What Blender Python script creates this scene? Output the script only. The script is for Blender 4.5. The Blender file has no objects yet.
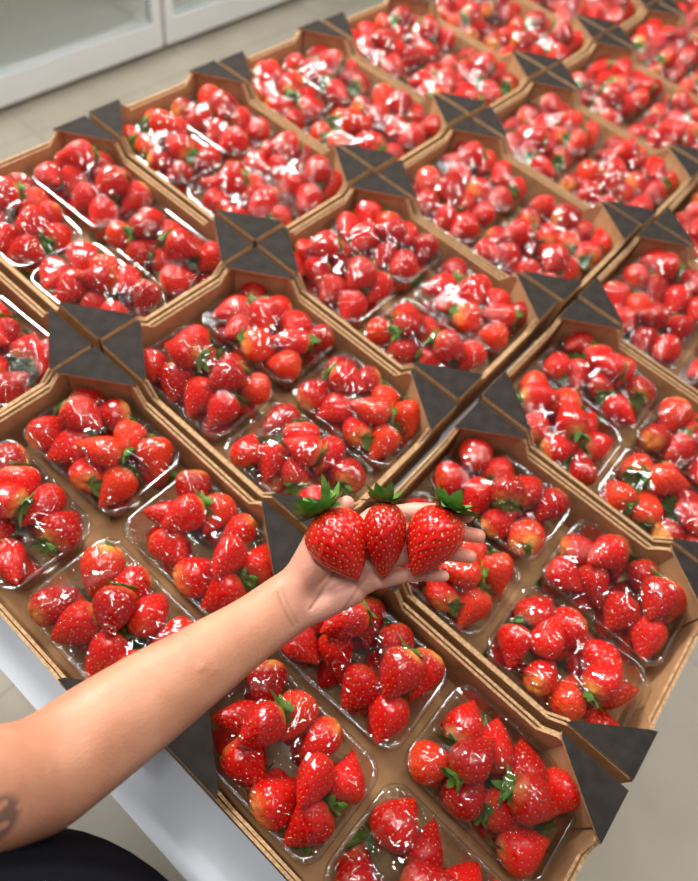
import bpy, numpy as np, math
from mathutils import Matrix, Vector
rng=np.random.default_rng(47)
scn=bpy.context.scene
try:
    scn.view_settings.view_transform='Standard'
    scn.view_settings.look='None'
except Exception: pass
COL=bpy.context.collection
# ---------------------------------------------------------------- materials
def new_mat(name):
    m=bpy.data.materials.new(name);m.use_nodes=True
    nt=m.node_tree;nt.nodes.clear()
    out=nt.nodes.new("ShaderNodeOutputMaterial")
    return m,nt,out
def N(nt,t,**k):
    n=nt.nodes.new(t)
    for a,b in k.items():
        if a in n.inputs: n.inputs[a].default_value=b
        else: setattr(n,a,b)
    return n
def principled(name,color,rough=.5,metal=0,coat=0,sss=0,noise=None,bump=None,spec=.5,attr=False,coatr=.05):
    m,nt,out=new_mat(name)
    p=N(nt,"ShaderNodeBsdfPrincipled");nt.links.new(p.outputs[0],out.inputs[0])
    p.inputs['Base Color'].default_value=(*color,1);p.inputs['Roughness'].default_value=rough
    p.inputs['Metallic'].default_value=metal;p.inputs['Coat Weight'].default_value=coat
    p.inputs['Coat Roughness'].default_value=coatr
    p.inputs['Specular IOR Level'].default_value=spec
    if sss:
        p.inputs['Subsurface Weight'].default_value=sss
        p.inputs['Subsurface Radius'].default_value=(1,.3,.15);p.inputs['Subsurface Scale'].default_value=.006
    tc=N(nt,"ShaderNodeTexCoord")
    if noise:
        sc,c2,lo,hi=noise
        n=N(nt,"ShaderNodeTexNoise");n.inputs['Scale'].default_value=sc;n.inputs['Detail'].default_value=4
        nt.links.new(tc.outputs['Object'],n.inputs['Vector'])
        r=N(nt,"ShaderNodeMapRange");r.inputs['From Min'].default_value=lo;r.inputs['From Max'].default_value=hi
        nt.links.new(n.outputs[0],r.inputs[0])
        mx=N(nt,"ShaderNodeMix",data_type='RGBA');mx.inputs[6].default_value=(*color,1);mx.inputs[7].default_value=(*c2,1)
        nt.links.new(r.outputs[0],mx.inputs[0]);nt.links.new(mx.outputs[2],p.inputs['Base Color'])
    if attr:
        a=N(nt,"ShaderNodeAttribute",attribute_name="bc");nt.links.new(a.outputs['Color'],p.inputs['Base Color'])
    if bump:
        sc,st,d=bump
        n=N(nt,"ShaderNodeTexNoise");n.inputs['Scale'].default_value=sc;n.inputs['Detail'].default_value=1
        nt.links.new(tc.outputs['Object'],n.inputs['Vector'])
        b=N(nt,"ShaderNodeBump");b.inputs['Strength'].default_value=st;b.inputs['Distance'].default_value=d
        nt.links.new(n.outputs[0],b.inputs['Height']);nt.links.new(b.outputs[0],p.inputs['Normal'])
    return m
M_berry=principled("strawberry_skin",(.6,.02,.015),.35,coat=.55,attr=True,spec=.06)
M_hero=principled("strawberry_skin_fresh",(.6,.02,.015),.28,coat=.9,attr=True,bump=(300,.08,.001),spec=.12,coatr=.08)
M_seed=principled("strawberry_seed",(.66,.28,.05),.45,spec=.2)
M_leaf=principled("strawberry_leaf",(.05,.14,.016),.5,noise=(60,(.16,.31,.05),.35,.7),spec=.3)
M_kraft=principled("kraft_cardboard",(.44,.245,.12),.85,noise=(45,(.34,.185,.085),.3,.75),bump=(400,.15,.001),spec=.15)
M_kraftedge=principled("kraft_cardboard_edge",(.56,.35,.19),.9,noise=(300,(.30,.18,.085),.35,.65),spec=.15)
M_steel=principled("brushed_steel",(.50,.53,.57),.5,metal=.4,noise=(7,(.42,.45,.49),.3,.7))
M_white=principled("white_painted_frame",(.88,.88,.87),.4)
M_shirt=principled("black_cotton",(.006,.007,.011),.95,bump=(500,.3,.002),spec=.05)
M_trouser=principled("dark_denim",(.03,.035,.05),.9,spec=.2)
M_dark=principled("dark_rubber",(.03,.03,.03),.7)
M_shelf=principled("fridge_interior",(.82,.83,.80),.5,noise=(3,(.58,.62,.62),.35,.65))
M_corner=principled("dark_printed_card",(.021,.017,.015),.85,noise=(60,(.034,.028,.024),.3,.7),bump=(250,.12,.001),spec=.12)
def mk_clear(name,base,mx_,ior_fac,rough,tint,bumpsc=None,bst=.5,stretch=(1,1,1)):
    m,nt,out=new_mat(name)
    tr=N(nt,"ShaderNodeBsdfTransparent");tr.inputs[0].default_value=(*tint,1)
    gl=N(nt,"ShaderNodeBsdfGlossy");gl.inputs['Roughness'].default_value=rough;gl.inputs[0].default_value=(1,1,1,1)
    mix=N(nt,"ShaderNodeMixShader")
    lw=N(nt,"ShaderNodeLayerWeight");lw.inputs[0].default_value=ior_fac
    mr=N(nt,"ShaderNodeMapRange");mr.inputs['To Min'].default_value=base;mr.inputs['To Max'].default_value=mx_
    nt.links.new(lw.outputs['Fresnel'],mr.inputs[0])
    nt.links.new(tr.outputs[0],mix.inputs[1]);nt.links.new(gl.outputs[0],mix.inputs[2]);nt.links.new(mix.outputs[0],out.inputs[0])
    if not bumpsc: nt.links.new(mr.outputs[0],mix.inputs[0])
    else:
        tc=N(nt,"ShaderNodeTexCoord");mp=N(nt,"ShaderNodeMapping");mp.inputs['Scale'].default_value=stretch
        oi=N(nt,"ShaderNodeObjectInfo");ad=N(nt,"ShaderNodeVectorMath",operation='ADD')
        nt.links.new(tc.outputs['Object'],ad.inputs[0]);nt.links.new(oi.outputs['Random'],ad.inputs[1])
        nt.links.new(ad.outputs[0],mp.inputs[0])
        n=N(nt,"ShaderNodeTexNoise");n.inputs['Scale'].default_value=bumpsc;n.inputs['Detail'].default_value=1.5;n.inputs['Distortion'].default_value=1.2
        nt.links.new(mp.outputs[0],n.inputs['Vector'])
        n2=N(nt,"ShaderNodeTexNoise");n2.inputs['Scale'].default_value=bumpsc*1.2;n2.inputs['Detail'].default_value=0;n2.inputs['Distortion'].default_value=3
        nt.links.new(mp.outputs[0],n2.inputs['Vector'])
        s=N(nt,"ShaderNodeMath",operation='SUBTRACT');s.inputs[1].default_value=.5;nt.links.new(n2.outputs[0],s.inputs[0])
        ab=N(nt,"ShaderNodeMath",operation='ABSOLUTE');nt.links.new(s.outputs[0],ab.inputs[0])
        mr2=N(nt,"ShaderNodeMapRange");mr2.inputs['From Max'].default_value=.016;mr2.inputs['To Min'].default_value=1;mr2.inputs['To Max'].default_value=0
        nt.links.new(ab.outputs[0],mr2.inputs[0])
        fm=N(nt,"ShaderNodeMath",operation='MULTIPLY_ADD');fm.inputs[1].default_value=.42
        nt.links.new(mr2.outputs[0],fm.inputs[0]);nt.links.new(mr.outputs[0],fm.inputs[2]);nt.links.new(fm.outputs[0],mix.inputs[0])
        a2=N(nt,"ShaderNodeMath",operation='MULTIPLY_ADD');a2.inputs[1].default_value=.28
        nt.links.new(mr2.outputs[0],a2.inputs[0]);nt.links.new(n.outputs[0],a2.inputs[2])
        b=N(nt,"ShaderNodeBump");b.inputs['Strength'].default_value=bst;b.inputs['Distance'].default_value=.006
        nt.links.new(a2.outputs[0],b.inputs['Height']);nt.links.new(b.outputs[0],gl.inputs['Normal'])
    return m
M_film=mk_clear("cling_film",.048,.11,.08,.05,(.995,.99,.985),14,.62,(1,1.8,1))
M_pet=mk_clear("clear_plastic",.04,.35,.3,.12,(.90,.93,.91))
M_rim=mk_clear("clear_plastic_rim",.07,.3,.4,.12,(.80,.84,.80))
M_glass=mk_clear("door_glass",.10,.6,.3,.05,(.93,.96,.95))
def mk_skin():
    m,nt,out=new_mat("skin")
    p=N(nt,"ShaderNodeBsdfPrincipled",Roughness=.46);nt.links.new(p.outputs[0],out.inputs[0])
    p.inputs['Subsurface Weight'].default_value=.08;p.inputs['Subsurface Radius'].default_value=(1,.35,.2);p.inputs['Subsurface Scale'].default_value=.008
    p.inputs['Specular IOR Level'].default_value=.4
    tc=N(nt,"ShaderNodeTexCoord")
    n=N(nt,"ShaderNodeTexNoise");n.inputs['Scale'].default_value=28;n.inputs['Detail'].default_value=6
    nt.links.new(tc.outputs['Object'],n.inputs['Vector'])
    a=N(nt,"ShaderNodeAttribute",attribute_name="bc")
    mx=N(nt,"ShaderNodeMix",data_type='RGBA');mx.blend_type='MULTIPLY';mx.inputs[0].default_value=1
    cr=N(nt,"ShaderNodeValToRGB");cr.color_ramp.elements[0].position=.3;cr.color_ramp.elements[0].color=(.80,.70,.66,1);cr.color_ramp.elements[1].position=.7;cr.color_ramp.elements[1].color=(1,1,1,1)
    nt.links.new(n.outputs[0],cr.inputs[0]);nt.links.new(a.outputs['Color'],mx.inputs[6]);nt.links.new(cr.outputs[0],mx.inputs[7])
    nt.links.new(mx.outputs[2],p.inputs['Base Color'])
    n2=N(nt,"ShaderNodeTexVoronoi");n2.inputs['Scale'].default_value=420
    nt.links.new(tc.outputs['Object'],n2.inputs['Vector'])
    b=N(nt,"ShaderNodeBump");b.inputs['Strength'].default_value=.3;b.inputs['Distance'].default_value=.0006
    nt.links.new(n2.outputs[0],b.inputs['Height']);nt.links.new(b.outputs[0],p.inputs['Normal'])
    return m
M_skin=mk_skin()
def mk_floor():
    m,nt,out=new_mat("floor_tiles")
    p=N(nt,"ShaderNodeBsdfPrincipled",Roughness=.38);nt.links.new(p.outputs[0],out.inputs[0])
    tc=N(nt,"ShaderNodeTexCoord")
    br=N(nt,"ShaderNodeTexBrick");br.offset=0;br.inputs['Scale'].default_value=1.0
    br.inputs['Brick Width'].default_value=.8;br.inputs['Row Height'].default_value=.8;br.inputs['Mortar Size'].default_value=.003
    br.inputs['Color1'].default_value=(.72,.64,.51,1);br.inputs['Color2'].default_value=(.70,.62,.49,1);br.inputs['Mortar'].default_value=(.54,.48,.39,1)
    nt.links.new(tc.outputs['Object'],br.inputs['Vector'])
    n=N(nt,"ShaderNodeTexNoise");n.inputs['Scale'].default_value=6;n.inputs['Detail'].default_value=7
    nt.links.new(tc.outputs['Object'],n.inputs['Vector'])
    mx=N(nt,"ShaderNodeMix",data_type='RGBA');mx.blend_type='MULTIPLY';mx.inputs[0].default_value=.3
    nt.links.new(br.outputs[0],mx.inputs[6]);nt.links.new(n.outputs[0],mx.inputs[7]);nt.links.new(mx.outputs[2],p.inputs['Base Color'])
    return m
M_floor=mk_floor()
M_wall=principled("painted_wall",(.75,.76,.75),.7,noise=(2,(.70,.71,.70),.3,.7))
# ---------------------------------------------------------------- mesh builder
class MB:
    def __init__(s): s.v=[];s.f=[];s.m=[];s.c=[];s.n=0;s.mats=[];s.vm=[]
    def mi(s,mat):
        if mat not in s.mats: s.mats.append(mat)
        return s.mats.index(mat)
    def add(s,v,f,mat,c=None,sm=True):
        v=np.asarray(v,float);k=s.mi(mat)
        s.v.append(v);s.vm.append(mat)
        s.f+= [tuple(int(i)+s.n for i in q) for q in f]
        s.m+= [(k,sm)]*len(f)
        if c is None: c=np.tile([.8,.8,.8],(len(v),1))
        s.c.append(np.broadcast_to(c,(len(v),3)));s.n+=len(v)
    def box(s,x0,x1,y0,y1,z0,z1,mat):
        v=[(x,y,z) for z in (z0,z1) for y in (y0,y1) for x in (x0,x1)]
        f=[(0,2,3,1),(4,5,7,6),(0,1,5,4),(2,6,7,3),(0,4,6,2),(1,3,7,5)]
        s.add(v,f,mat,sm=False)
    def prism(s,poly,axis,a0,a1,mat,capmat=None):
        n=len(poly);v=[]
        for a in (a0,a1):
            for (p,q) in poly:
                v.append({'x':(a,p,q),'y':(p,a,q),'z':(p,q,a)}[axis])
        s.add(v,[tuple(range(n))[::-1],tuple(range(n,2*n))],mat,sm=False)
        s.add(v,[(i,(i+1)%n,n+(i+1)%n,n+i) for i in range(n)],capmat or mat,sm=False)
    def mesh(s,name):
        me=bpy.data.meshes.new(name)
        me.from_pydata(np.concatenate(s.v).tolist(),[],s.f)
        for m in s.mats: me.materials.append(m)
        me.polygons.foreach_set("material_index",[a for a,b in s.m])
        me.polygons.foreach_set("use_smooth",[b for a,b in s.m])
        ca=me.color_attributes.new("bc",'FLOAT_COLOR','POINT')
        cc=np.concatenate(s.c);cc=np.hstack([cc,np.ones((len(cc),1))]).astype(np.float32)
        ca.data.foreach_set("color",cc.ravel())
        me.update()
        return me
def obj(name,me,loc=(0,0,0),rz=0,parent=None):
    o=bpy.data.objects.new(name,me);COL.objects.link(o);o.location=loc;o.rotation_euler=(0,0,rz)
    if parent: o.parent=parent
    return o
# ---------------------------------------------------------------- strawberry template
def berry(rng,NU=72,NV=46,ns=115,L=.052,R=.021,leaf=True,seedmat=True,pale=.3,leafscale=1.,stem=False,col=None,skin=None,layers=1,exps=None,seedk=1.,dimk=.06):
    """axis: calyx at +z, tip at -z."""
    skin=skin or M_berry
    k=np.arange(NV+1)/NV
    th=k*np.pi;ph=np.arange(NU)*2*np.pi/NU
    e1=rng.uniform(.55,.69);e2=rng.uniform(.74,.95)
    if exps: e1,e2=exps
    def prof(s): return R*np.sin(np.pi*np.clip(s,0,1)**e1)**e2
    sq=rng.uniform(.82,1);ph0=rng.uniform(0,6.28);am=rng.uniform(0,.09);lob=rng.integers(2,4)
    bend=rng.normal(0,.12)
    i=np.arange(ns)+.5;ct=1-2*i/ns;st=np.arccos(ct);sp=(i*2.39996323)%(2*np.pi)
    keep=(st>.30)&(st<2.98);st=st[keep];sp=sp[keep];st=st+rng.normal(0,.02,len(st));sp=sp+rng.normal(0,.03,len(sp))
    sd=np.stack([np.sin(st)*np.cos(sp),np.sin(st)*np.sin(sp),np.cos(st)],1)
    w=1.18*math.sqrt(4*math.pi/ns)*.36
    def surf(th,ph,off=0):
        s=(1-np.cos(th))/2
        r=prof(s)*(1+am*np.cos(lob*ph+ph0)*np.sin(th)) 
        z=L*(.5-s)
        z=z-np.where(th<.5,L*.05*(1-th/.5)**2,0)
        x=r*np.cos(ph);y=r*np.sin(ph)*sq
        x=x+bend*L*((s-.4)**2)
        return np.stack([x,y,z],-1)
    TH,PH=np.meshgrid(th,ph,indexing='ij')
    D=np.stack([np.sin(TH)*np.cos(PH),np.sin(TH)*np.sin(PH),np.cos(TH)],-1).reshape(-1,3)
    dots=D@sd.T;dist=np.arccos(np.clip(dots.max(1),-1,1))
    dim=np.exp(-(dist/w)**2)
    V=surf(TH,PH).reshape(-1,3)
    nrm=V*np.array([1,1/sq**2,(R/L*2)**2*.6]);nrm/=np.linalg.norm(nrm,axis=1)[:,None]+1e-9
    V=V-nrm*(dim*R*dimk)[:,None]
    if col is None:
        col=np.array([.64,.008,.006])*rng.uniform(.78,1.12)
        u=rng.random()
        if u<.26: col=np.array([.40,.003,.004])
        elif u<.38: col=np.array([.74,.032,.008])
    pc=np.array([.82,.34,.08])
    ss=((1-np.cos(TH))/2).ravel()
    pal=np.clip((.20-ss)/.18,0,1)*pale+np.clip(.06-ss,0,1)*8*pale
    pal=np.clip(pal*(1+.5*np.sin(3*PH.ravel()+ph0)),0,1)
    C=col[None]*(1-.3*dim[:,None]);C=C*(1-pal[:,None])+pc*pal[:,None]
    idx=np.arange((NV+1)*NU).reshape(NV+1,NU)
    a=idx[:-1,:];b=np.roll(idx,-1,1)[:-1,:];c=np.roll(idx,-1,1)[1:,:];d=idx[1:,:]
    F=np.stack([a,d,c,b],-1).reshape(-1,4)
    parts=[(V,F.tolist(),skin,C)]
    if seedmat:
        sv=[];sf=[]
        P0=surf(st,sp);P1=surf(np.clip(st+.02,0,3.1),sp);P2=surf(st,sp+.02)
        for j in range(len(st)):
            t=P1[j]-P0[j];t/=np.linalg.norm(t)+1e-9;u=P2[j]-P0[j];u/=np.linalg.norm(u)+1e-9
            n=np.cross(t,u);n/=np.linalg.norm(n)+1e-9
            if n@P0[j]<0:n=-n
            p=P0[j]-n*R*(dimk-.006);ln=R*.056*seedk;wd=R*.031*seedk;hh=R*.026
            b0=len(sv);sv+=[p-t*ln,p+u*wd,p+t*ln,p-u*wd,p+n*hh]
            sf+=[(b0,b0+1,b0+4),(b0+1,b0+2,b0+4),(b0+2,b0+3,b0+4),(b0+3,b0,b0+4)]
        parts.append((np.array(sv),sf,M_seed,None))
    if leaf:
      for ly_ in range(layers):
        nl=rng.integers(8,12)
        for j in range(nl):
            az=2*np.pi*j/nl+rng.normal(0,.2);ll=R*rng.uniform(.75,1.15)*leafscale;wd=R*.24*rng.uniform(.8,1.2)*leafscale
            up=rng.uniform(-.25,.75)+.5*ly_
            vs=[];fs=[];ns_=7
            for q in range(ns_+1):
                t=q/ns_;rr=R*.05+ll*t*(1-.25*ly_);zz=L*.5-L*.035+ll*(.10*t+up*t*t*.7)
                ww=wd*math.sin(math.pi*min(1,(t*.82+.18)))**.8 if q<ns_ else 0
                tw=.5*up
                for h in (-1,0,1):
                    lx=rr;ly=h*ww;lz=zz+abs(h)*ww*.35+h*ww*tw*.4
                    vs.append((lx*math.cos(az)-ly*math.sin(az),lx*math.sin(az)+ly*math.cos(az),lz))
            for q in range(ns_):
                for h in (0,1):
                    b0=q*3+h;fs.append((b0,b0+1,b0+4,b0+3))
            parts.append((np.array(vs),fs,M_leaf,None))
      if stem:
            vs=[];fs=[];m=8
            for q in range(5):
                for j in range(m):
                    aa=2*np.pi*j/m;r0=R*.07
                    vs.append((r0*math.cos(aa)+q*q*R*.01,r0*math.sin(aa),L*.46+q*R*.16))
            for q in range(4):
                for j in range(m): fs.append((q*m+j,q*m+(j+1)%m,(q+1)*m+(j+1)%m,(q+1)*m+j))
            parts.append((np.array(vs),fs,M_leaf,None))
    return parts
def place(mb,parts,M,loc):
    for v,f,m,c in parts: mb.add(v@np.array(M).T+np.asarray(loc),f,m,c)
def basis(tip,roll=0):
    z=-np.asarray(tip,float);z/=np.linalg.norm(z)
    a=np.array([0,0,1.]) if abs(z[2])<.9 else np.array([1.,0,0])
    x=np.cross(a,z);x/=np.linalg.norm(x);y=np.cross(z,x)
    c,s=math.cos(roll),math.sin(roll)
    return np.stack([c*x+s*y,-s*x+c*y,z],1)
# ---------------------------------------------------------------- punnet
PL,PW,PH_=.196,.135,.064
def rrect(L,W,r,rib=0):
    pts=[]
    hx,hy=L/2-r,W/2-r
    m=10
    for (cx,cy,a0) in ((hx,hy,0),(-hx,hy,90),(-hx,-hy,180),(hx,-hy,270)):
        for q in range(m+1):
            a=math.radians(a0+90*q/m);pts.append((cx+r*math.cos(a),cy+r*math.sin(a)))
        nx=24 if a0 in (0,180) else 16
        if a0==0: e=(-hx,hy+r)
        elif a0==90: e=(-hx-r,-hy)
        elif a0==180: e=(hx,-hy-r)
        else: e=(hx+r,hy)
        s0=pts[-1]
        for q in range(1,nx):
            t=q/nx;x=s0[0]+(e[0]-s0[0])*t;y=s0[1]+(e[1]-s0[1])*t
            d=rib*(1 if (q//2)%2 else -1)
            if a0==0:y+=d
            elif a0==90:x-=d
            elif a0==180:y-=d
            else:x+=d
            pts.append((x,y))
    return pts
def make_punnet(rng,name):
    mb=MB()
    loops=[(PL-.044,PW-.044,.016,.0005,0),(PL-.034,PW-.034,.018,.003,0.0008),(PL-.026,PW-.026,.018,.02,.0012),(PL-.018,PW-.018,.019,.045,.0012),(PL-.013,PW-.013,.021,PH_-.006,0),(PL-.012,PW-.012,.021,PH_,0)]
    V=[];n=None
    for l,w,r,z,rb in loops:
        p=rrect(l,w,r,rib=rb);n=len(p);V+=[(x,y,z) for x,y in p]
    F=[]
    for k in range(len(loops)-1):
        for j in range(n): F.append((k*n+j,k*n+(j+1)%n,(k+1)*n+(j+1)%n,(k+1)*n+j))
    F.append(tuple(range(n))[::-1])
    mb.add(V,F,M_pet)
    loops=[(PL-.012,PW-.012,.021,PH_),(PL-.007,PW-.007,.0225,PH_+.001),(PL-.003,PW-.003,.024,PH_+.0002),(PL,PW,.025,PH_-.003),(PL-.001,PW-.001,.025,PH_-.005)]
    V=[]
    for l,w,r,z in loops:
        p=rrect(l,w,r);n=len(p);V+=[(x,y,z) for x,y in p]
    F=[]
    for k in range(len(loops)-1):
        for j in range(n): F.append((k*n+j,k*n+(j+1)%n,(k+1)*n+(j+1)%n,(k+1)*n+j))
    mb.add(V,F,M_rim)
    tops=[]
    for x in (-.062,-.021,.021,.062):
        for y in (-.029,.029):
            pt=berry(rng,28,18,40,.052,.0215,leaf=rng.random()<.8,seedmat=False,pale=.3)
            tip=(rng.normal(),rng.normal(),rng.normal()*.3)
            place(mb,pt,basis(tip),(x,y,.024))
    B=[]
    for i,x in enumerate((-.066,-.022,.0215,.066)):
        for j,y in enumerate((-.0315,.0315)):
            az=rng.normal(0,.6)-math.pi/2+(0 if rng.random()<.82 else math.pi);el=rng.uniform(-.40,.25)
            B.append([x+rng.normal(0,.004),y+rng.normal(0,.003),PH_+rng.uniform(-.002,.006),az,el,rng.uniform(.0232,.0285),rng.uniform(.058,.070),rng.uniform(0,.006)+PH_-.003,rng.random()<.65])
    for x in ((rng.uniform(-.045,-.025),rng.uniform(.025,.045)) if rng.random()<.75 else (rng.uniform(-.05,.05),)):
            az=rng.normal(0,.7)-math.pi/2;el=rng.uniform(-.1,.35)
            B.append([x,rng.normal(0,.007),PH_+.026,az,el,rng.uniform(.0235,.0275),rng.uniform(.058,.067),PH_+.008,rng.random()<.8])
    ax=np.array([[math.cos(b[3])*math.cos(b[4]),math.sin(b[3])*math.cos(b[4]),math.sin(b[4])] for b in B])
    pos=np.array([b[:3] for b in B]);Rr=np.array([b[5] for b in B]);Ll=np.array([b[6] for b in B]);zmin=np.array([b[7] for b in B])
    offs=(-.19,.08,.29);fr=(.86,.80,.42)
    for it in range(140):
        mv=np.zeros_like(pos)
        for a in range(len(B)):
            for b in range(a+1,len(B)):
                for oa,fa in zip(offs,fr):
                    for ob,fb in zip(offs,fr):
                        d=(pos[a]+ax[a]*oa*Ll[a])-(pos[b]+ax[b]*ob*Ll[b]);l=np.linalg.norm(d)+1e-9
                        mn=.95*(fa*Rr[a]+fb*Rr[b])
                        if l<mn:
                            p_=d/l*(mn-l)*.22;mv[a]+=p_;mv[b]-=p_
        pos+=np.clip(mv,-.003,.003)
        lim=np.abs(ax)*Ll[:,None]*.42
        mx_=np.maximum(PL/2-.009-np.maximum(lim[:,0],Rr*.9),0);my_=np.maximum(PW/2-.007-np.maximum(lim[:,1],Rr*.9),0)
        pos[:,0]=np.clip(pos[:,0],-mx_,mx_);pos[:,1]=np.clip(pos[:,1],-my_,my_)
        pos[:,2]-=.0006
        pos[:,2]=np.clip(pos[:,2],zmin,PH_+.033)
    for q,b in enumerate(B):
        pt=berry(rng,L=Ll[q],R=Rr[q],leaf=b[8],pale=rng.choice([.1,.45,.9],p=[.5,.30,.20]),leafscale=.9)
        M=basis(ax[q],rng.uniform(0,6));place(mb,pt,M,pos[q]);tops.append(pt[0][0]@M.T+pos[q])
    T=np.concatenate(tops)
    nx,ny=92,64
    gx=np.linspace(-PL/2+.001,PL/2-.001,nx);gy=np.linspace(-PW/2+.001,PW/2-.001,ny)
    base=PH_+.0016
    env=np.full((nx,ny),base)
    def cell(P): return np.clip(np.round((P[:,0]-gx[0])/(gx[1]-gx[0])).astype(int),0,nx-1),np.clip(np.round((P[:,1]-gy[0])/(gy[1]-gy[0])).astype(int),0,ny-1)
    ix,iy=cell(T);np.maximum.at(env,(ix,iy),T[:,2]+.0012)
    GX,GY=np.meshgrid(gx,gy,indexing='ij')
    r=.024;qx=np.abs(GX)-(PL/2-.001-r);qy=np.abs(GY)-(PW/2-.001-r)
    dd=np.hypot(np.maximum(qx,0),np.maximum(qy,0))+np.minimum(np.maximum(qx,qy),0)-r
    inside=dd<-.0005
    h=env.copy();h[~inside]=base
    for it in range(500):
        a=h.copy();a[1:-1,1:-1]=(h[:-2,1:-1]+h[2:,1:-1]+h[1:-1,:-2]+h[1:-1,2:])/4
        h=np.where(inside,np.maximum(env,a),base)
    for q,(vv,mt) in enumerate(zip(mb.v,mb.vm)):
        if mt is M_leaf:
            vv=vv.copy();vv[:,0]=np.clip(vv[:,0],-PL/2+.012,PL/2-.012);vv[:,1]=np.clip(vv[:,1],-PW/2+.012,PW/2-.012)
            a,b=cell(vv);vv[:,2]=np.minimum(vv[:,2],h[a,b]-.0012);mb.v[q]=vv
    ang=np.arctan2(GY*1.5,GX);ed=np.exp(dd/.020)*(dd<0)
    h=h+inside*.0018*ed*np.sin(ang*42+3*np.sin(ang*5+rng.uniform(0,6)))*np.clip(-dd/.003,0,1)
    V=np.stack([GX,GY,h],-1).reshape(-1,3);id_=np.arange(nx*ny).reshape(nx,ny)
    ok=dd<.0006
    F=[]
    for i in range(nx-1):
        for j in range(ny-1):
            if ok[i,j] and ok[i+1,j] and ok[i,j+1] and ok[i+1,j+1]:
                F.append((id_[i,j],id_[i+1,j],id_[i+1,j+1],id_[i,j+1]))
    mb.add(V,F,M_film)
    return mb.mesh(name)
pun=[make_punnet(rng,"strawberry_punnet_mesh_%d"%i) for i in range(8)]
# ---------------------------------------------------------------- cardboard tray
TL,TW,TH_=.432,.311,.108
def make_tray():
    mb=MB();H=TH_;t=.0035
    mb.box(-TL/2,TL/2,-TW/2,TW/2,0,.004,M_kraft)
    lx,ly=.092,.068
    def prof(L,leg,dip,H):
        a=L/2
        return [(-a,0),(a,0),(a,H),(a-leg,H),(a-leg-.018,H-dip),(-a+leg+.018,H-dip),(-a+leg,H),(-a,H)]
    for s in (-1,1):
        for off,dh in ((0,0),(t+.0012,.004)):
            y0=s*(TW/2-off);y1=s*(TW/2-off-t)
            mb.prism(prof(TL-2*off,lx-.004,.024+dh*.6,H-dh*.3),'y',min(y0,y1),max(y0,y1),M_kraft,M_kraftedge)
            x0=s*(TL/2-off);x1=s*(TL/2-off-t)
            mb.prism(prof(TW-2*off,ly-.004,.016+dh*.6,H-dh*.3),'x',min(x0,x1),max(x0,x1),M_kraft,M_kraftedge)
    for sx in (-1,1):
        for sy in (-1,1):
            cx,cy=sx*(TL/2-.001),sy*(TW/2-.001)
            tri=[(cx,cy),(cx-sx*lx,cy),(cx-sx*(lx-.004),cy-sy*.006),(cx-sx*.008,cy-sy*(ly-.004)),(cx,cy-sy*ly)]
            if sx*sy<0: tri=tri[::-1]
            mb.prism(tri,'z',H+.0003,H+.004,M_corner,M_kraftedge)
            a=np.array([cx-sx*(lx-.012),cy-sy*.008]);b=np.array([cx-sx*.010,cy-sy*(ly-.012)])
            nrm=np.array([-sx*ly,-sy*lx]);nrm=nrm/np.linalg.norm(nrm)*.0035
            q=[a,b,b-nrm,a-nrm]
            mb.prism([tuple(p) for p in q],'z',.004,H,M_kraft)
    return mb.mesh("cardboard_tray_mesh")
tray_me=make_tray()
TZ=-.112
trays={(-1,-1):(-.225,-.165),(0,-1):(.209,-.163),(1,-1):(.664,-.131),
 (-1,0):(-.226,.159),(0,0):(.212,.157),(1,0):(.663,.190),
 (-1,1):(-.232,.480),(0,1):(.208,.476),(1,1):(.659,.509),
 (-1,2):(-.226,.797),(0,2):(.216,.793),(1,2):(.657,.828),
 (-1,3):(-.219,1.118),(0,3):(.223,1.110),(1,3):(.660,1.145),
 (-1,4):(-.214,1.436),(0,4):(.225,1.430),(1,4):(.662,1.462),
 (-1,5):(-.215,1.756),(0,5):(.224,1.749),(1,5):(.663,1.780),
 (-1,6):(-.214,2.078),(0,6):(.226,2.070),(1,6):(.664,2.099)}
k=0
for (i,j),(x,y) in trays.items():
    a=rng.normal(0,.008)
    obj("cardboard_tray",tray_me,(x,y,TZ),a+(math.pi if rng.random()<.5 else 0))
    for sx in (-1,1):
        for sy in (-1,1):
            px,py=sx*(.1020+rng.uniform(-.003,.002)),sy*(.0710+rng.uniform(-.002,.003))
            X=x+px*math.cos(a)-py*math.sin(a);Y=y+px*math.sin(a)+py*math.cos(a)
            obj("strawberry_punnet",pun[(k*5+(k//4)*3+j)%8],(X,Y,TZ+.0045),a+rng.normal(0,.025)+(math.pi if rng.random()<.3 else 0));k+=1
# ---------------------------------------------------------------- table
mb=MB();z=TZ-.0005
mb.box(-.47,.895,-.358,2.32,z-.03,z,M_steel)
mb.box(-.45,.875,-.338,2.30,-.70,-.685,M_steel)
for x in (-.43,.855):
    for y in (-.318,.95,2.28):
        mb.box(x-.02,x+.02,y-.02,y+.02,-.87,z-.03,M_steel)
obj("steel_table",mb.mesh("steel_table"))
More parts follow.
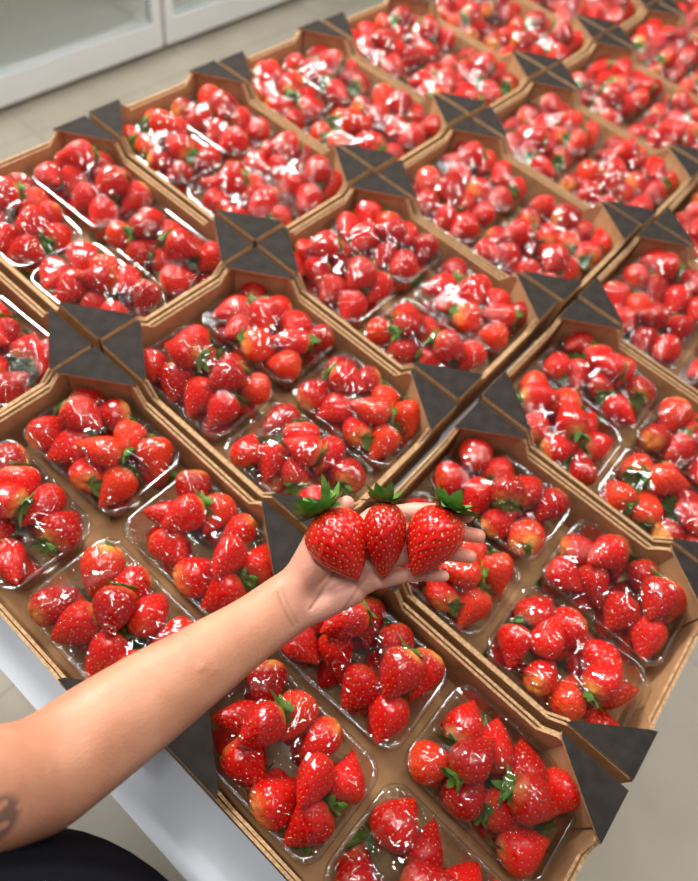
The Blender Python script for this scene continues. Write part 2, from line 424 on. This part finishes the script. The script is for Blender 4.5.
# ---------------------------------------------------------------- room
mb=MB();mb.box(-2.7,3.5,-2.5,5.0,-.89,-.87,M_floor);obj("floor",mb.mesh("floor"))
mb=MB();mb.box(-2.8,-2.7,-2.5,5.0,-.87,2.2,M_wall);obj("wall_back",mb.mesh("wall_back"))
def fridge(y0,y1):
    mb=MB();x=-1.74;zb=-.87;zt=1.05
    mb.box(x-.65,x-.62,y0,y1,zb+.04,zt,M_shelf)
    mb.box(x-.65,x-.05,y0,y0+.04,zb+.04,zt,M_white);mb.box(x-.65,x-.05,y1-.04,y1,zb+.04,zt,M_white)
    mb.box(x-.65,x-.05,y0,y1,zt,zt+.15,M_white);mb.box(x-.65,x-.04,y0,y1,zb+.04,zb+.10,M_white)
    mb.box(x-.60,x-.06,y0+.03,y1-.03,zb,zb+.04,M_dark)
    for s in (.40,.80,1.2): mb.box(x-.62,x-.12,y0+.04,y1-.04,zb+s,zb+s+.015,M_white)
    w=.05
    mb.box(x-.04,x,y0+.005,y0+w,zb+.04,zt,M_white);mb.box(x-.04,x,y1-w,y1-.005,zb+.04,zt,M_white)
    mb.box(x-.04,x,y0+w,y1-w,zb+.04,zb+.14,M_white);mb.box(x-.04,x,y0+w,y1-w,zt-.08,zt,M_white)
    mb.box(x-.025,x-.018,y0+w,y1-w,zb+.14,zt-.08,M_glass)
    mb.box(x,x+.03,y0+.02,y0+.045,-.1,.4,M_steel)
    o=obj("display_fridge",mb.mesh("display_fridge"))
    # cabinet interior lamp, as in any glass-door fridge
    l=bpy.data.lights.new("fridge_lamp",'AREA');l.shape='RECTANGLE';l.size=.7;l.size_y=.06;l.energy=16;l.color=(1,.99,.97)
    lo=bpy.data.objects.new("fridge_lamp",l);COL.objects.link(lo);lo.location=(x-.14,(y0+y1)/2,zt-.03);lo.rotation_euler=(0,0,math.pi/2);lo.parent=o
fridge(.59,1.54);fridge(1.55,2.50);fridge(-.37,.58)
# ---------------------------------------------------------------- person (arm, hand, shirt)
E1=np.array([.747,.645,.161]);E2=np.array([-.621,.590,.516]);E3=np.array([.238,-.486,.841]);HO=np.array([.5169,-.050,.1935])
BA=np.stack([E1,E2,E3])
def W(p): return HO+(np.asarray(p,float)*.01)@BA
def capsule(V,F,p0,p1,r0,r1,n=20,m=7):
    p0=np.array(p0,float);p1=np.array(p1,float);d=p1-p0;L=np.linalg.norm(d);d/=L
    a=np.array([0,0,1.]) if abs(d[2])<.9 else np.array([1.,0,0])
    x=np.cross(a,d);x/=np.linalg.norm(x);y=np.cross(d,x)
    rings=[]
    for q in range(m+1):
        t=-math.pi/2+ (math.pi/2)*q/m; rings.append((p0+d*r0*math.sin(t),max(r0*math.cos(t),1e-3*r0)))
    for q in range(m+1):
        t=(math.pi/2)*q/m; rings.append((p1+d*r1*math.sin(t),max(r1*math.cos(t),1e-3*r1)))
    b=len(V)
    for c,r in rings:
        for j in range(n):
            an=2*math.pi*j/n;V.append(tuple(c+r*(math.cos(an)*x+math.sin(an)*y)))
    for k in range(len(rings)-1):
        for j in range(n):F.append((b+k*n+j,b+k*n+(j+1)%n,b+(k+1)*n+(j+1)%n,b+(k+1)*n+j))
    F.append(tuple(b+j for j in range(n))[::-1]);F.append(tuple(b+(len(rings)-1)*n+j for j in range(n)))
V=[];F=[]
def chain(ps,rs):
    for a in range(len(ps)-1): capsule(V,F,ps[a],ps[a+1],rs[a],rs[a+1])
chain([(-.5,3.6,-3.2),(3.6,4.3,-3.0),(6.3,4.4,-2.1),(8.4,4.1,-.7)],[1.0,.90,.80,.70])
chain([(0,1.7,-2.7),(4.4,2.35,-2.7),(7.2,2.45,-1.8),(9.5,2.2,-.4)],[1.05,.90,.80,.70])
chain([(-.3,-.4,-2.1),(3.9,.20,-2.2),(6.5,.40,-1.3),(8.6,.3,0)],[1.0,.86,.77,.67])
chain([(-1.2,-2.5,-1.6),(2.2,-1.95,-1.8),(4.3,-1.7,-1.2),(6.1,-1.6,-.1)],[.95,.76,.68,.58])
chain([(-8.5,-2.9,-1.5),(-.5,3.6,-3.1)],[1.5,1.15]);chain([(-7.9,-3.4,-1.5),(0,1.7,-2.6)],[1.6,1.2])
chain([(-7.4,-4.1,-1.4),(-.3,-.4,-2.0)],[1.6,1.15]);chain([(-7.2,-4.9,-1.3),(-1.2,-2.5,-1.5)],[1.5,1.1])
chain([(-5,-.5,-1.9),(-1.2,.6,-2.3)],[1.5,1.3])
chain([(-7.0,-5.1,-1.0),(-2.6,-3.4,-1.2)],[1.6,1.3])
chain([(-8.2,-2.8,-.9),(-5.4,.6,-1.2)],[1.8,1.75])
chain([(-8.0,-1.8,-1.0),(-6.0,2.2,-1.4),(-4.9,4.3,-1.6),(-3.2,5.2,-1.7)],[1.55,1.25,1.0,.80])
cl=[((-8.8,-4.35,-1.2),3.2),((-12.0,-6.3,1.0),3.25),((-16.6,-8.76,4.5),3.8),((-20.0,-10.6,6.8),4.25),((-23.5,-12.5,9.6),4.5),((-26.6,-14.35,12.5),4.5)]
pu=np.array([-.42,.82,.0]);pu/=np.linalg.norm(pu)
for s in (-1,0,1):
    ps=[];rs=[]
    for c,hw in cl:
        r=hw*.72 if s else hw*.80
        ps.append(tuple(np.array(c)+s*pu*(hw-hw*.72)));rs.append(r)
    chain(ps,rs)
def toL(w): return ((np.asarray(w)-HO)@BA.T)*100
sh=toL((.385,-.515,.40));mid=toL((.405,-.435,.28))
chain([cl[-1][0],tuple(mid),tuple(sh)],[4.3,4.7,5.2])
me=bpy.data.meshes.new("raw");me.from_pydata([tuple(np.array(v)*.01) for v in V],[],F)
raw=bpy.data.objects.new("raw",me);COL.objects.link(raw)
rm=raw.modifiers.new("r",'REMESH');rm.mode='VOXEL';rm.voxel_size=.0013
sm=raw.modifiers.new("s",'SMOOTH');sm.factor=.5;sm.iterations=8
dg=bpy.context.evaluated_depsgraph_get();arm_me=bpy.data.meshes.new_from_object(raw.evaluated_get(dg));bpy.data.objects.remove(raw)
arm_me.name="arm_and_hand"
nv=len(arm_me.vertices);co=np.empty(nv*3,np.float32);arm_me.vertices.foreach_get("co",co);co=co.reshape(-1,3).astype(float)*100
ne=len(arm_me.edges);ed=np.empty(ne*2,np.int32);arm_me.edges.foreach_get("vertices",ed);ed=ed.reshape(-1,2)
deg=np.bincount(ed.ravel(),minlength=nv)[:,None].clip(1)
wgt=np.clip((-co[:,0]-5.5)/5,0,1)[:,None]
for it in range(200):
    av=np.stack([np.bincount(ed[:,0],co[ed[:,1],q],nv)+np.bincount(ed[:,1],co[ed[:,0],q],nv) for q in range(3)],1)/deg
    co=co+(av-co)*wgt*.8
arm_me.vertices.foreach_set("co",(co*.01).astype(np.float32).ravel());arm_me.update()
def crease(co,a,b,w,d):
    a=np.array(a,float);b=np.array(b,float);ab=b-a
    t=np.clip(((co-a)@ab)/(ab@ab),0,1);q=a+t[:,None]*ab
    ds=np.linalg.norm((co-q)[:,:2],axis=1)
    return d*np.exp(-(ds/w)**2)*(co[:,2]>q[:,2]-1.5)
nr=np.empty(nv*3,np.float32);arm_me.vertex_normals.foreach_get("vector",nr);nr=nr.reshape(-1,3)
dsp=np.zeros(nv)
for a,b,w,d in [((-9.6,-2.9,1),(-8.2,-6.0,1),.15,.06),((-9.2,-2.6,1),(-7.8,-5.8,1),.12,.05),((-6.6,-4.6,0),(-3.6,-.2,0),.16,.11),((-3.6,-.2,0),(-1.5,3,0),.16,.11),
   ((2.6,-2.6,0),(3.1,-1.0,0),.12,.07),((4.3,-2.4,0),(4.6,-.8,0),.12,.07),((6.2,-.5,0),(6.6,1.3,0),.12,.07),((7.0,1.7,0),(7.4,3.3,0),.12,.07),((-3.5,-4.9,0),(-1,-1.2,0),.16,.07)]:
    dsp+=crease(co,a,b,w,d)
rel=-crease(co,(-10.2,-4.7,1),(-15.5,-7.9,3),.30,.06)-crease(co,(-10.4,-5.6,1),(-14.5,-8.3,3),.25,.04)
co2=co-nr*(dsp+rel)[:,None]
arm_me.vertices.foreach_set("co",((HO+(co2*.01)@BA)).astype(np.float32).ravel())
ca=arm_me.color_attributes.new("bc",'FLOAT_COLOR','POINT')
base=np.array([.60,.29,.175]);pink=np.array([.80,.40,.30])
f=np.clip((co[:,0]+10)/5,0,1)[:,None];cc=base*(1-f)+pink*f
tp=np.clip((co[:,0]-6.5)/2.5,0,1)[:,None]*(co[:,0:1]>5);cc=cc*(1-.35*tp)+np.array([.75,.25,.18])*.35*tp
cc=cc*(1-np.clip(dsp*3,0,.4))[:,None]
tc=np.array([-26.0,-13.1,14]);dt=np.linalg.norm((co-tc)[:,:2]*np.array([1,.7]),axis=1)
ink=np.clip((1.25-dt)/.25,0,1)*(np.sin(co[:,0]*4)*np.sin(co[:,1]*4.5)>-.45)
cc=cc*(1-.7*ink[:,None])+np.array([.07,.06,.06])*.7*ink[:,None]
ca.data.foreach_set("color",np.hstack([cc,np.ones((nv,1))]).astype(np.float32).ravel())
arm_me.materials.clear();arm_me.materials.append(M_skin)
arm_me.polygons.foreach_set("use_smooth",[True]*len(arm_me.polygons));arm_me.update()
person=bpy.data.objects.new("person",None);COL.objects.link(person);person.location=(0,0,0)
obj("arm_and_hand",arm_me,parent=person)
def loft(mb,secs,mat,n=48,cap=True):
    V=[];F=[]
    for (cx,cy,z,a,b) in secs:
        for j in range(n):
            t=2*math.pi*j/n;c,s=math.cos(t),math.sin(t)
            V.append((cx+a*math.copysign(abs(c)**.9,c),cy+b*math.copysign(abs(s)**.9,s),z))
    for k in range(len(secs)-1):
        for j in range(n):F.append((k*n+j,k*n+(j+1)%n,(k+1)*n+(j+1)%n,(k+1)*n+j))
    if cap: F.append(tuple(range(n))[::-1]);F.append(tuple((len(secs)-1)*n+j for j in range(n)))
    mb.add(V,F,mat)
mb=MB()
loft(mb,[(.60,-.560,-.16,.175,.125),(.60,-.552,-.11,.182,.135),(.60,-.535,-.05,.186,.138),(.60,-.503,.02,.189,.140),(.60,-.485,.10,.190,.133),(.60,-.495,.20,.195,.125),(.60,-.520,.32,.205,.115),(.60,-.545,.42,.205,.10),(.60,-.56,.47,.15,.08),(.60,-.56,.49,.075,.065)],M_shirt)
obj("shirt",mb.mesh("shirt"),parent=person)
mb=MB();V=[];F=[]
capsule(V,F,np.array((.43,-.545,.41)),np.array((.385,-.50,.37)),.085,.072,n=28);mb.add(V,F,M_shirt);obj("sleeve",mb.mesh("sleeve"),parent=person)
mb=MB()
loft(mb,[(.60,-.565,-.30,.17,.12),(.60,-.562,-.22,.178,.125),(.60,-.56,-.13,.176,.123)],M_trouser)
for s in (-1,1):
    loft(mb,[(.60+s*.10,-.565,-.86,.045,.055),(.60+s*.10,-.565,-.6,.055,.06),(.60+s*.09,-.565,-.45,.07,.075),(.60+s*.085,-.565,-.26,.085,.10)],M_trouser,n=28)
    loft(mb,[(.60+s*.10,-.56,-.87,.045,.11),(.60+s*.10,-.56,-.84,.045,.11),(.60+s*.10,-.57,-.80,.04,.07)],M_dark,n=28)
obj("trousers",mb.mesh("trousers"),parent=person)
# ---------------------------------------------------------------- hero strawberries
hr=np.random.default_rng(11)
for c,tip,L,R,col,roll,ex in [((-3.7,1.6,1.0),(.50,-.86,.10),7.2,3.0,(.62,.007,.005),.3,(.68,.78)),((.40,2.0,.70),(-.03,-1,.08),7.4,2.35,(.46,.004,.004),1.2,(.70,.76)),((4.75,1.9,1.0),(-.50,-.86,.10),7.3,2.75,(.60,.007,.005),2.2,(.68,.80))]:
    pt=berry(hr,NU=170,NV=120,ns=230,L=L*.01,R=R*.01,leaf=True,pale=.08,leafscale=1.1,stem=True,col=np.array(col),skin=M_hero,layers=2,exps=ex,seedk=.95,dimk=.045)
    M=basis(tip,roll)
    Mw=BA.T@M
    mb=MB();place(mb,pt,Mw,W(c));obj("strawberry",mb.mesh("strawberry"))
# ---------------------------------------------------------------- lights
w=bpy.data.worlds.new("w");scn.world=w;w.use_nodes=True
bg=w.node_tree.nodes["Background"];bg.inputs[0].default_value=(.97,.97,1,1);bg.inputs[1].default_value=.19
def area(name,loc,target,sx,sy,power,col=(1,1,1)):
    l=bpy.data.lights.new(name,'AREA');l.shape='RECTANGLE';l.size=sx;l.size_y=sy;l.energy=power;l.color=col
    o=bpy.data.objects.new(name,l);COL.objects.link(o);o.location=loc
    o.rotation_euler=(Vector(target)-Vector(loc)).to_track_quat('-Z','Y').to_euler()
for y in (-.4,.7,1.8): area("ceiling_light",(.1,y,1.95),(.1,y,0),1.3,.06,20,(1,.98,.95))
area("window_light",(-2.1,.5,2.1),(.3,.6,0),.8,.7,138,(1,.975,.94))
area("window_light",(1.8,2.4,1.9),(.3,.6,0),.6,.4,18,(1,.97,.93))
# ---------------------------------------------------------------- camera
def rot(a,b,c):
    return Matrix.Rotation(a,3,'Z')@Matrix.Rotation(b,3,'X')@Matrix.Rotation(c,3,'Z')
cd=bpy.data.cameras.new("camera");cd.sensor_fit='HORIZONTAL';cd.sensor_width=36;cd.lens=647.9/698*36
cd.clip_start=.02;cd.dof.use_dof=True;cd.dof.focus_distance=.64;cd.dof.aperture_fstop=4.2
cam=bpy.data.objects.new("camera",cd);COL.objects.link(cam)
cam.matrix_world=Matrix.Translation((.5713,-.303,.7692))@rot(.455,.5711,.3032).to_4x4()
scn.camera=cam
